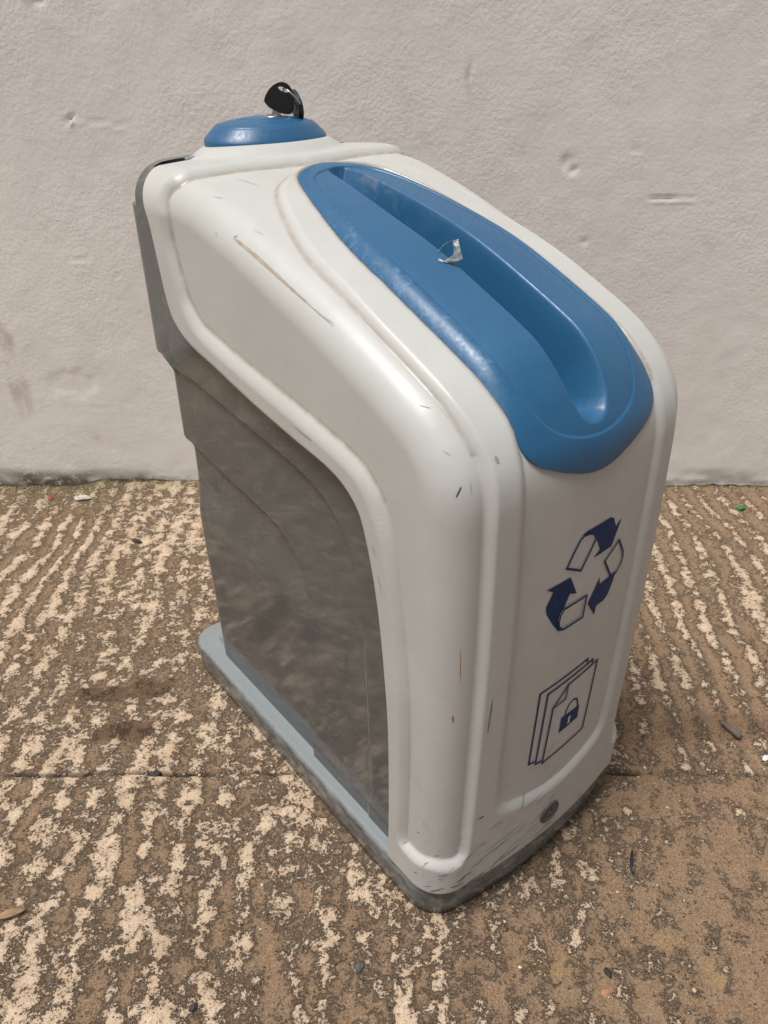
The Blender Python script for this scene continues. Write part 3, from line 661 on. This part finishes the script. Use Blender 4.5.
tube_bm(bm, [tp+Vector(p) for p in st], .0004, 5)
o = from_bm('film_scrap', bm, M_FOIL, smooth=False); o.data.transform(Matrix.Rotation(R(YAW), 4, 'Z')); o.data.transform(Matrix.Translation((O[0], O[1], 0)))
md = o.modifiers.new('thick', 'SOLIDIFY'); md.thickness = .0003
tag(o, 'small torn scrap of clear film caught on the slot of the blue lid', 'scrap')

# ------------------------------------------------------------------ ground
gx = np.r_[-7, -5, -3.4, -2.4, -1.8, -1.4, np.linspace(-1.1, 1.1, 601), 1.4, 1.8, 2.4, 3.4, 5, 7]
gy = np.r_[-6, -4, -2.5, -1.5, -.8, -.35, -.1, np.linspace(.06, .552, 142), np.linspace(.554, .60, 47), np.linspace(.603, 1.215, 176)]
GX, GY = np.meshgrid(gx, gy)
JY = .5735+.010*(fbm(gx*5, gx*0+3, 5, 4)-.5)+.010*(fbm(gx*34, gx*0+1, 9, 4, .65)-.5)
back = sstep((GY-JY[None]-.0)/.004)
warp = .030*(fbm(GX*7, GY*5, 21, 4)-.5)*2
ph = (GX+warp+.25*(GY-.9)*(fbm(GX*2, GY*2, 33, 2)-.5))/.0345
ridge = .5+.5*np.sin(2*math.pi*ph)
amp = .35+.65*sstep((fbm(GX*4, GY*4, 41, 3)-.35)/.3)
blot = fbm(GX*58, GY*44, 51, 5, .66); blot2 = fbm(GX*17, GY*14, 61, 4, .6); big = fbm(GX*3.1, GY*2.7, 71, 3)
wear_b = .60+(ridge-.5)*.62*amp+(blot-.5)*.95+(blot2-.5)*.35+(big-.5)*.35
wear_f = .51+(ridge-.5)*.36*amp+(blot-.5)*1.35+(blot2-.5)*.40+(big-.5)*.30
wear = wear_f*(1-back)+wear_b*back
# dirt and soft shade painted in: the right hand and the near edge
dirt_shade = sstep((GX-.02)/.35)*.22+sstep((.52-GY)/.25)*sstep((GX+.25)/.5)*.12
wear = wear-dirt_shade
cw = .0011+.0048*fbm(GX*30, GY*0+7, 82, 4, .65)**1.5
crack = np.exp(-((GY-JY[None])/cw)**2)*(.25+.75*sstep((fbm(GX*26, GY*0, 81, 4)-.36)/.2))
crack = np.maximum(crack, sstep((GY-1.190)/.010)*sstep((-.35-GX)/.25)*.7)
mid = .3+.28*(fbm(GX*9, GY*9, 91, 3)-.5)
damp = np.zeros_like(GX)
for cx, cy, rx, ry in ((-.296, .703, .034, .020), (-.345, .694, .040, .014), (-.300, .634, .036, .017), (-.33, .63, .02, .012), (.40, .64, .12, .03)):
    q = np.hypot((GX-cx)/rx, (GY-cy)/ry)+1.3*(fbm(GX*60, GY*60, 95, 5, .65)-.5); damp = np.maximum(damp, 1-sstep((q-.72)/.30))
damp *= np.where(GX > .2, .5, 1.); wear = wear-.35*damp
och = np.zeros_like(GX)
for cx, cy, rx, ry, a in ((.142, .364, .030, .012, 1), (.294, .357, .014, .010, 1), (.26, .387, .02, .008, .8), (-.46, .78, .05, .03, .5), (-.42, .90, .04, .03, .4), (-.25, .60, .06, .012, .35), (.31, .60, .02, .012, .6)):
    q = np.hypot((GX-cx)/rx, (GY-cy)/ry)+.8*(fbm(GX*60, GY*60, 97, 4)-.5); och = np.maximum(och, a*(1-sstep((q-.7)/.4)))
moss = sstep((GY-1.06)/.10)*sstep((-.30-GX)/.25)*.4+sstep((GY-1.16)/.04)*.6
crack = np.maximum(crack, .75*np.exp(-((GY-1.2015)/.005)**2))
gz = .0030*(ridge-.5)*amp*(.35+.65*back)+.0035*(blot-.5)+.006*(big-.5)-.005*crack-.0040
near = np.exp(-(np.hypot(GX-.05, GY-.62)/.55)**4)
gz = gz+.0040*(1-near)*0
gz = np.minimum(gz, .0015)
gz = gz+.016*sstep((GY-1.150-.02*fbm(GX*8, GY*0, 44, 3))/.05)*sstep((-.14-GX)/.12)*(.25+fbm(GX*12, GY*12, 45, 4))*(1-.8*sstep((-.50-GX)/.06))
gz[(np.abs(GX) > 1.2) | (GY < .0)] = -.004
M_GROUND = mat_ground()
gr = link('ground', np.stack([GX, GY, gz], -1).reshape(-1, 3), gridfaces(len(gy), len(gx)), M_GROUND, None, True, None,
          {k: v.ravel() for k, v in dict(wear=np.clip(wear, 0, 1), damp=damp, crack=np.clip(crack, 0, 1), ochre=och, moss=np.clip(moss, 0, 1)).items()})
gr['kind'] = 'structure'

# ------------------------------------------------------------------ wall
wx = np.r_[-7, -5, -3.4, -2.2, -1.5, np.linspace(-1.05, 1.05, 526), 1.5, 2.2, 3.4, 5, 7]
wz = np.r_[-.05, np.linspace(-.006, .86, 218), 1.0, 1.3, 1.8, 2.4]
WX, WZ = np.meshgrid(wx, wz)
WYB = 1.2016
dy = .004*(fbm(WX*4, WZ*4, 7, 4)-.5)+.0008*(fbm(WX*26, WZ*26, 13, 4)-.5)+.0003*(fbm(WX*85, WZ*85, 15, 3)-.5)
def wpt(px, py):   # wall spots measured on the wall itself (x, z)
    return px, py
def dent(cx, cz, rx, rz, dpt, seed):
    global dy
    q = np.hypot((WX-cx)/rx, (WZ-cz)/rz)+.5*(fbm(WX*70, WZ*70, seed, 3)-.5); dy += dpt*(1-sstep((q-.5)/.6))
for d_ in DENTS: dent(*d_)
for cx, cz, hl, hw, dpt, sl in GOUGES:
    u1 = (WX-cx)+0*WZ; lz = cz+sl*(WX-cx)+.002*(fbm(WX*60, WX*0, 17, 3)-.5)
    m_ = (1-sstep((np.abs(u1)-hl*.7)/(hl*.3))); dy += dpt*np.exp(-((WZ-lz)/hw)**2)*m_*(.5+fbm(WX*90, WZ*90, 19, 3)); dy -= .5*dpt*np.exp(-((WZ-lz+hw*1.8)/hw)**2)*m_
bot = sstep((.030-WZ)/.03)
dy += .010*bot*(fbm(WX*14, WZ*20, 23, 4)-.35)
stain = np.zeros_like(WX)
for cx, cz, rx, rz, a in STAINS:
    q = np.hypot((WX-cx)/rx, (WZ-cz)/rz)+1.1*(fbm(WX*35, WZ*12, 27, 4)-.5); stain = np.maximum(stain, a*(1-sstep((q-.6)/.5)))
side_ = .18+.82*sstep((-.22-WX)/.3)
foot = sstep((.012+.04*(fbm(WX*9, WX*0, 29, 5, .6)-.42)+.03*(fbm(WX*60, WZ*60, 30, 4)-.5)-WZ)/.02)*side_*1.0
foot = np.maximum(foot, 1.2*sstep((.030-WZ)/.018)*sstep((-.46-WX)/.1)*fbm(WX*25, WZ*25, 35, 4))
foot = np.maximum(foot, .55*np.exp(-((WZ+.001)/.004)**2))
fr = np.stack([WX, WYB+dy, WZ], -1).reshape(-1, 3); n1_ = len(fr); nrw, ncw = WX.shape
bk_ = np.array([(-7, WYB+.2, -.05), (7, WYB+.2, -.05), (7, WYB+.2, 2.4), (-7, WYB+.2, 2.4)])
wf = [tuple(f) for f in gridfaces(nrw, ncw)]+[(n1_+1, n1_, n1_+3, n1_+2)]
wf.append(tuple(range(ncw-1, -1, -1))+(n1_, n1_+1)); top = (nrw-1)*ncw
wf.append(tuple(top+k for k in range(ncw))+(n1_+2, n1_+3))
wf.append(tuple(k*ncw for k in range(nrw))+(n1_+3, n1_)); wf.append(tuple(k*ncw+ncw-1 for k in range(nrw-1, -1, -1))+(n1_+1, n1_+2))
wa = {k: np.r_[np.clip(v, 0, 1).ravel(), np.zeros(4)] for k, v in dict(stain=stain, foot=foot).items()}
wall = link('wall', np.vstack([fr, bk_]), wf, mat_wall(), None, True, None, wa)
tag(wall, 'pale rendered wall with dents, gouges and a grimy foot behind the bin', 'wall')

# ------------------------------------------------------------------ litter
def gzat(x, y): return float(gz[np.argmin(np.abs(gy-y)), np.argmin(np.abs(gx-x))])
def lump(name, x, y, rx, ry, rz, col, label, cat, rot=0., seed=0, rough=.7, sub=2, jag=.25, group=None, sink=.25):
    bm = bmesh.new(); bmesh.ops.create_icosphere(bm, subdivisions=sub, radius=1.)
    rg = random.Random(seed); off = [Vector((rg.gauss(0, 1), rg.gauss(0, 1), rg.gauss(0, 1))).normalized() for _ in range(9)]; cut = [rg.uniform(.55, .95) for _ in off]
    for v in bm.verts:
        k = 1.
        for o_, c_ in zip(off, cut):
            dd = v.co.normalized().dot(o_)
            if dd*k > c_: k = c_/dd
        v.co = v.co*k*(1+rg.uniform(-jag, jag)*.3); v.co = Vector((v.co.x*rx, v.co.y*ry, v.co.z*rz))
    bm.transform(Matrix.Rotation(rot, 4, 'Z'))
    o_ = from_bm(name, bm, mat_plain(name+'_colour', col, rough, 0, .3, 900, .35), smooth=False)
    o_.location = (x, y, gzat(x, y)+rz*(1-sink)); tag(o_, label, cat, group); return o_
lump('plastic_fragment', .608, 1.119, .0095, .006, .004, (.03, .22, .07), 'bright green plastic fragment on the ground by the wall', 'litter', .2, 3)
lump('plastic_fragment', -.581, 1.152, .0045, .006, .0022, (.42, .05, .03), 'tiny red fragment on the ground near the wall', 'litter', .5, 5)
lump('plaster_chip', -.523, 1.150, .016, .009, .005, (.62, .56, .48), 'cream plaster flake lying beside the tiny red fragment', 'chip', .1, 6)
lump('pebble', -.256, .573, .0065, .0055, .0045, (.03, .029, .03), 'round dark grey pebble sitting in the concrete joint', 'pebble', .3, 8)
lump('plaster_chip', .434, .592, .006, .0045, .003, (.75, .73, .70), 'small white chip at the far right beside the joint', 'chip', .7, 9)
lump('pebble', .199, .359, .0032, .0058, .0025, (.02, .02, .022), 'little black stone on the ground in front of the bin', 'pebble', .2, 12)
lump('pebble', -.163, .328, .0045, .003, .0025, (.045, .045, .05), 'dark slate grit at the near edge left of the bin', 'pebble', .6, 14)
lump('pebble', -.022, .362, .0058, .0040, .0025, (.10, .095, .10), 'grey angular pebble just left of the bin front corner', 'pebble', .9, 15)
lump('pebble', .193, .342, .0050, .0042, .0014, (.42, .19, .11), 'orange pink pebble set in the ground before the bin', 'pebble', .4, 16)
lump('wood_chip', -.395, 1.02, .011, .0045, .003, (.05, .032, .02), 'small dark wood chip on the ground left of the bin near the wall', 'chip', -.4, 18)
bm = bmesh.new(); tx, ty = .248, .464
tube_bm(bm, [(tx-.0015, ty-.014, gzat(tx, ty)+.0018), (tx-.003, ty-.006, gzat(tx, ty)+.003), (tx+.0005, ty+.002, gzat(tx, ty)+.0035), (tx+.003, ty+.010, gzat(tx, ty)+.0022), (tx+.0045, ty+.014, gzat(tx, ty)+.0016)], [.0006, .0014, .0018, .0013, .0004], 8)
o = from_bm('twig', bm, mat_plain('twig_navy', (.012, .013, .03), .6)); tag(o, 'short dark bluish twig on the ground right of the bin front', 'twig')
bm = bmesh.new(); tx, ty = .41, .631; z0 = gzat(tx, ty)+.0035
tube_bm(bm, [(tx-.006, ty+.010, z0), (tx, ty, z0), (tx+.006, ty-.011, z0)], [.0034, .0037, .0036], 12)
o = from_bm('cigarette_end', bm, mat_plain('stub_brown', (.13, .10, .075), .7, 0, .3)); tag(o, 'weathered brown cigarette end on the ground right of the bin', 'cigarette end')
bm = bmesh.new(); lx, ly = -.352, .405; rowsL = []
for i in range(9):
    t = i/8; w = .0065*math.sin(math.pi*min(1, t*.96+.03))**.8
    rowsL.append([bm.verts.new((lx-.012+.026*t, ly+.008*t+w*k*.75, gzat(lx, ly)+.002+.002*math.sin(3*t)+.0022*abs(k))) for k in (-1, -.4, 0, .4, 1)])
for a, b in zip(rowsL, rowsL[1:]):
    for k in range(4): bm.faces.new((a[k], a[k+1], b[k+1], b[k]))
o = from_bm('dry_leaf', bm, mat_plain('leaf_tan', (.33, .20, .10), .7, 0, .3, 400, .4)); md = o.modifiers.new('thick', 'SOLIDIFY'); md.thickness = .0005
tag(o, 'small tan dry leaf on the ground at the near left edge', 'leaf')

# loose grit: crumbs of mortar and stone, thicker along the joint and the wall foot
gm = [mat_plain('grit_pale', (.55, .45, .34), .9), mat_plain('grit_brown', (.17, .11, .07), .9), mat_plain('grit_dark', (.035, .03, .026), .8), mat_plain('grit_white', (.70, .67, .62), .8)]
gv, gf, gmi = [], [], []
ico = [(0, 0, 1), (.89, 0, .45), (.28, .85, .45), (-.72, .53, .45), (-.72, -.53, .45), (.28, -.85, .45), (.72, .53, -.3), (-.28, .85, -.3), (-.89, 0, -.3), (-.28, -.85, -.3), (.72, -.53, -.3)]
icf = [(0, 1, 2), (0, 2, 3), (0, 3, 4), (0, 4, 5), (0, 5, 1), (1, 6, 2), (2, 6, 7), (2, 7, 3), (3, 7, 8), (3, 8, 4), (4, 8, 9), (4, 9, 5), (5, 9, 10), (5, 10, 1), (1, 10, 6)]
for k in range(2300):
    u = rng.random()
    if u < .16: x = rng.uniform(-.5, .5); y = .5735+rng.normal(0, .006)
    elif u < .30: x = rng.uniform(-.72, .72); y = 1.195-abs(rng.normal(0, .014))
    else: x = rng.uniform(-.7, .7); y = rng.uniform(.29, 1.19)
    lxy = ((x-O[0])*math.cos(R(YAW))+(y-O[1])*math.sin(R(YAW)), -(x-O[0])*math.sin(R(YAW))+(y-O[1])*math.cos(R(YAW)))
    if -.03 < lxy[0] < .47 and abs(lxy[1]) < .145: continue
    sz = .0006+.0011*rng.random()**2+(.0016*rng.random() if rng.random() < .05 else 0); b0 = len(gv); g0 = gzat(x, y); ro = rng.uniform(0, 6.28); sx, sy, szz = sz*rng.uniform(.7, 1.5), sz*rng.uniform(.6, 1.1), sz*rng.uniform(.4, .9)
    for p in ico:
        q = (p[0]*sx*rng.uniform(.75, 1.1), p[1]*sy*rng.uniform(.75, 1.1)); gv.append((x+q[0]*math.cos(ro)-q[1]*math.sin(ro), y+q[0]*math.sin(ro)+q[1]*math.cos(ro), g0+szz*(.5+p[2])))
    gf += [tuple(b0+i for i in f) for f in icf]; gmi += [int(rng.choice(4, p=[.42, .34, .18, .06]))]*len(icf)
go = link('grit', gv, gf, gm, None, False, gmi); go['kind'] = 'stuff'; tag(go, 'loose grit and mortar crumbs scattered over the concrete', 'grit')

# ------------------------------------------------------------------ camera, sky, sun
cam = bpy.data.cameras.new('camera'); co = bpy.data.objects.new('camera', cam); COL.objects.link(co)
co.location = (0, 0, CAMH); co.rotation_euler = (R(90-33), 0, 0)
cam.sensor_fit = 'VERTICAL'; cam.sensor_height = 24.; cam.lens = 780.*24./1024.; cam.clip_start = .02; cam.clip_end = 100
sc.camera = co
wd_ = bpy.data.worlds.new('World'); sc.world = wd_; wd_.use_nodes = True
nt = wd_.node_tree; bg = nt.nodes['Background']; sky = nt.nodes.new('ShaderNodeTexSky'); sky.sky_type = 'NISHITA'; sky.sun_disc = False
EL, AZ = SUN_EL, SUN_AZ      # azimuth: clockwise from +Y
sky.sun_elevation = R(EL); sky.sun_rotation = R(AZ); sky.altitude = 50; sky.air_density = 1.; sky.dust_density = 3.; sky.ozone_density = 1.
hs = nt.nodes.new('ShaderNodeHueSaturation'); hs.inputs['Saturation'].default_value = SKY_SAT; nt.links.new(sky.outputs[0], hs.inputs['Color'])   # thin cloud: a greyer, warmer sky
wm = nt.nodes.new('ShaderNodeMix'); wm.data_type = 'RGBA'; wm.blend_type = 'MULTIPLY'; wm.inputs[0].default_value = 1; nt.links.new(hs.outputs[0], wm.inputs[6]); wm.inputs[7].default_value = (1, .97, .925, 1)
nt.links.new(wm.outputs[2], bg.inputs[0]); bg.inputs[1].default_value = SKY
sd = Vector((math.cos(R(EL))*math.sin(R(AZ)), math.cos(R(EL))*math.cos(R(AZ)), math.sin(R(EL))))
su = bpy.data.lights.new('sun', 'SUN'); su.energy = SUN; su.angle = R(SUN_ANG); su.color = (1, .975, .94)
so = bpy.data.objects.new('sun', su); COL.objects.link(so); so.rotation_euler = sd.to_track_quat('Z', 'Y').to_euler(); so.location = sd*5
sc.view_settings.view_transform = 'Standard'; sc.view_settings.look = 'None'; sc.view_settings.exposure = EXPO; sc.view_settings.gamma = 1
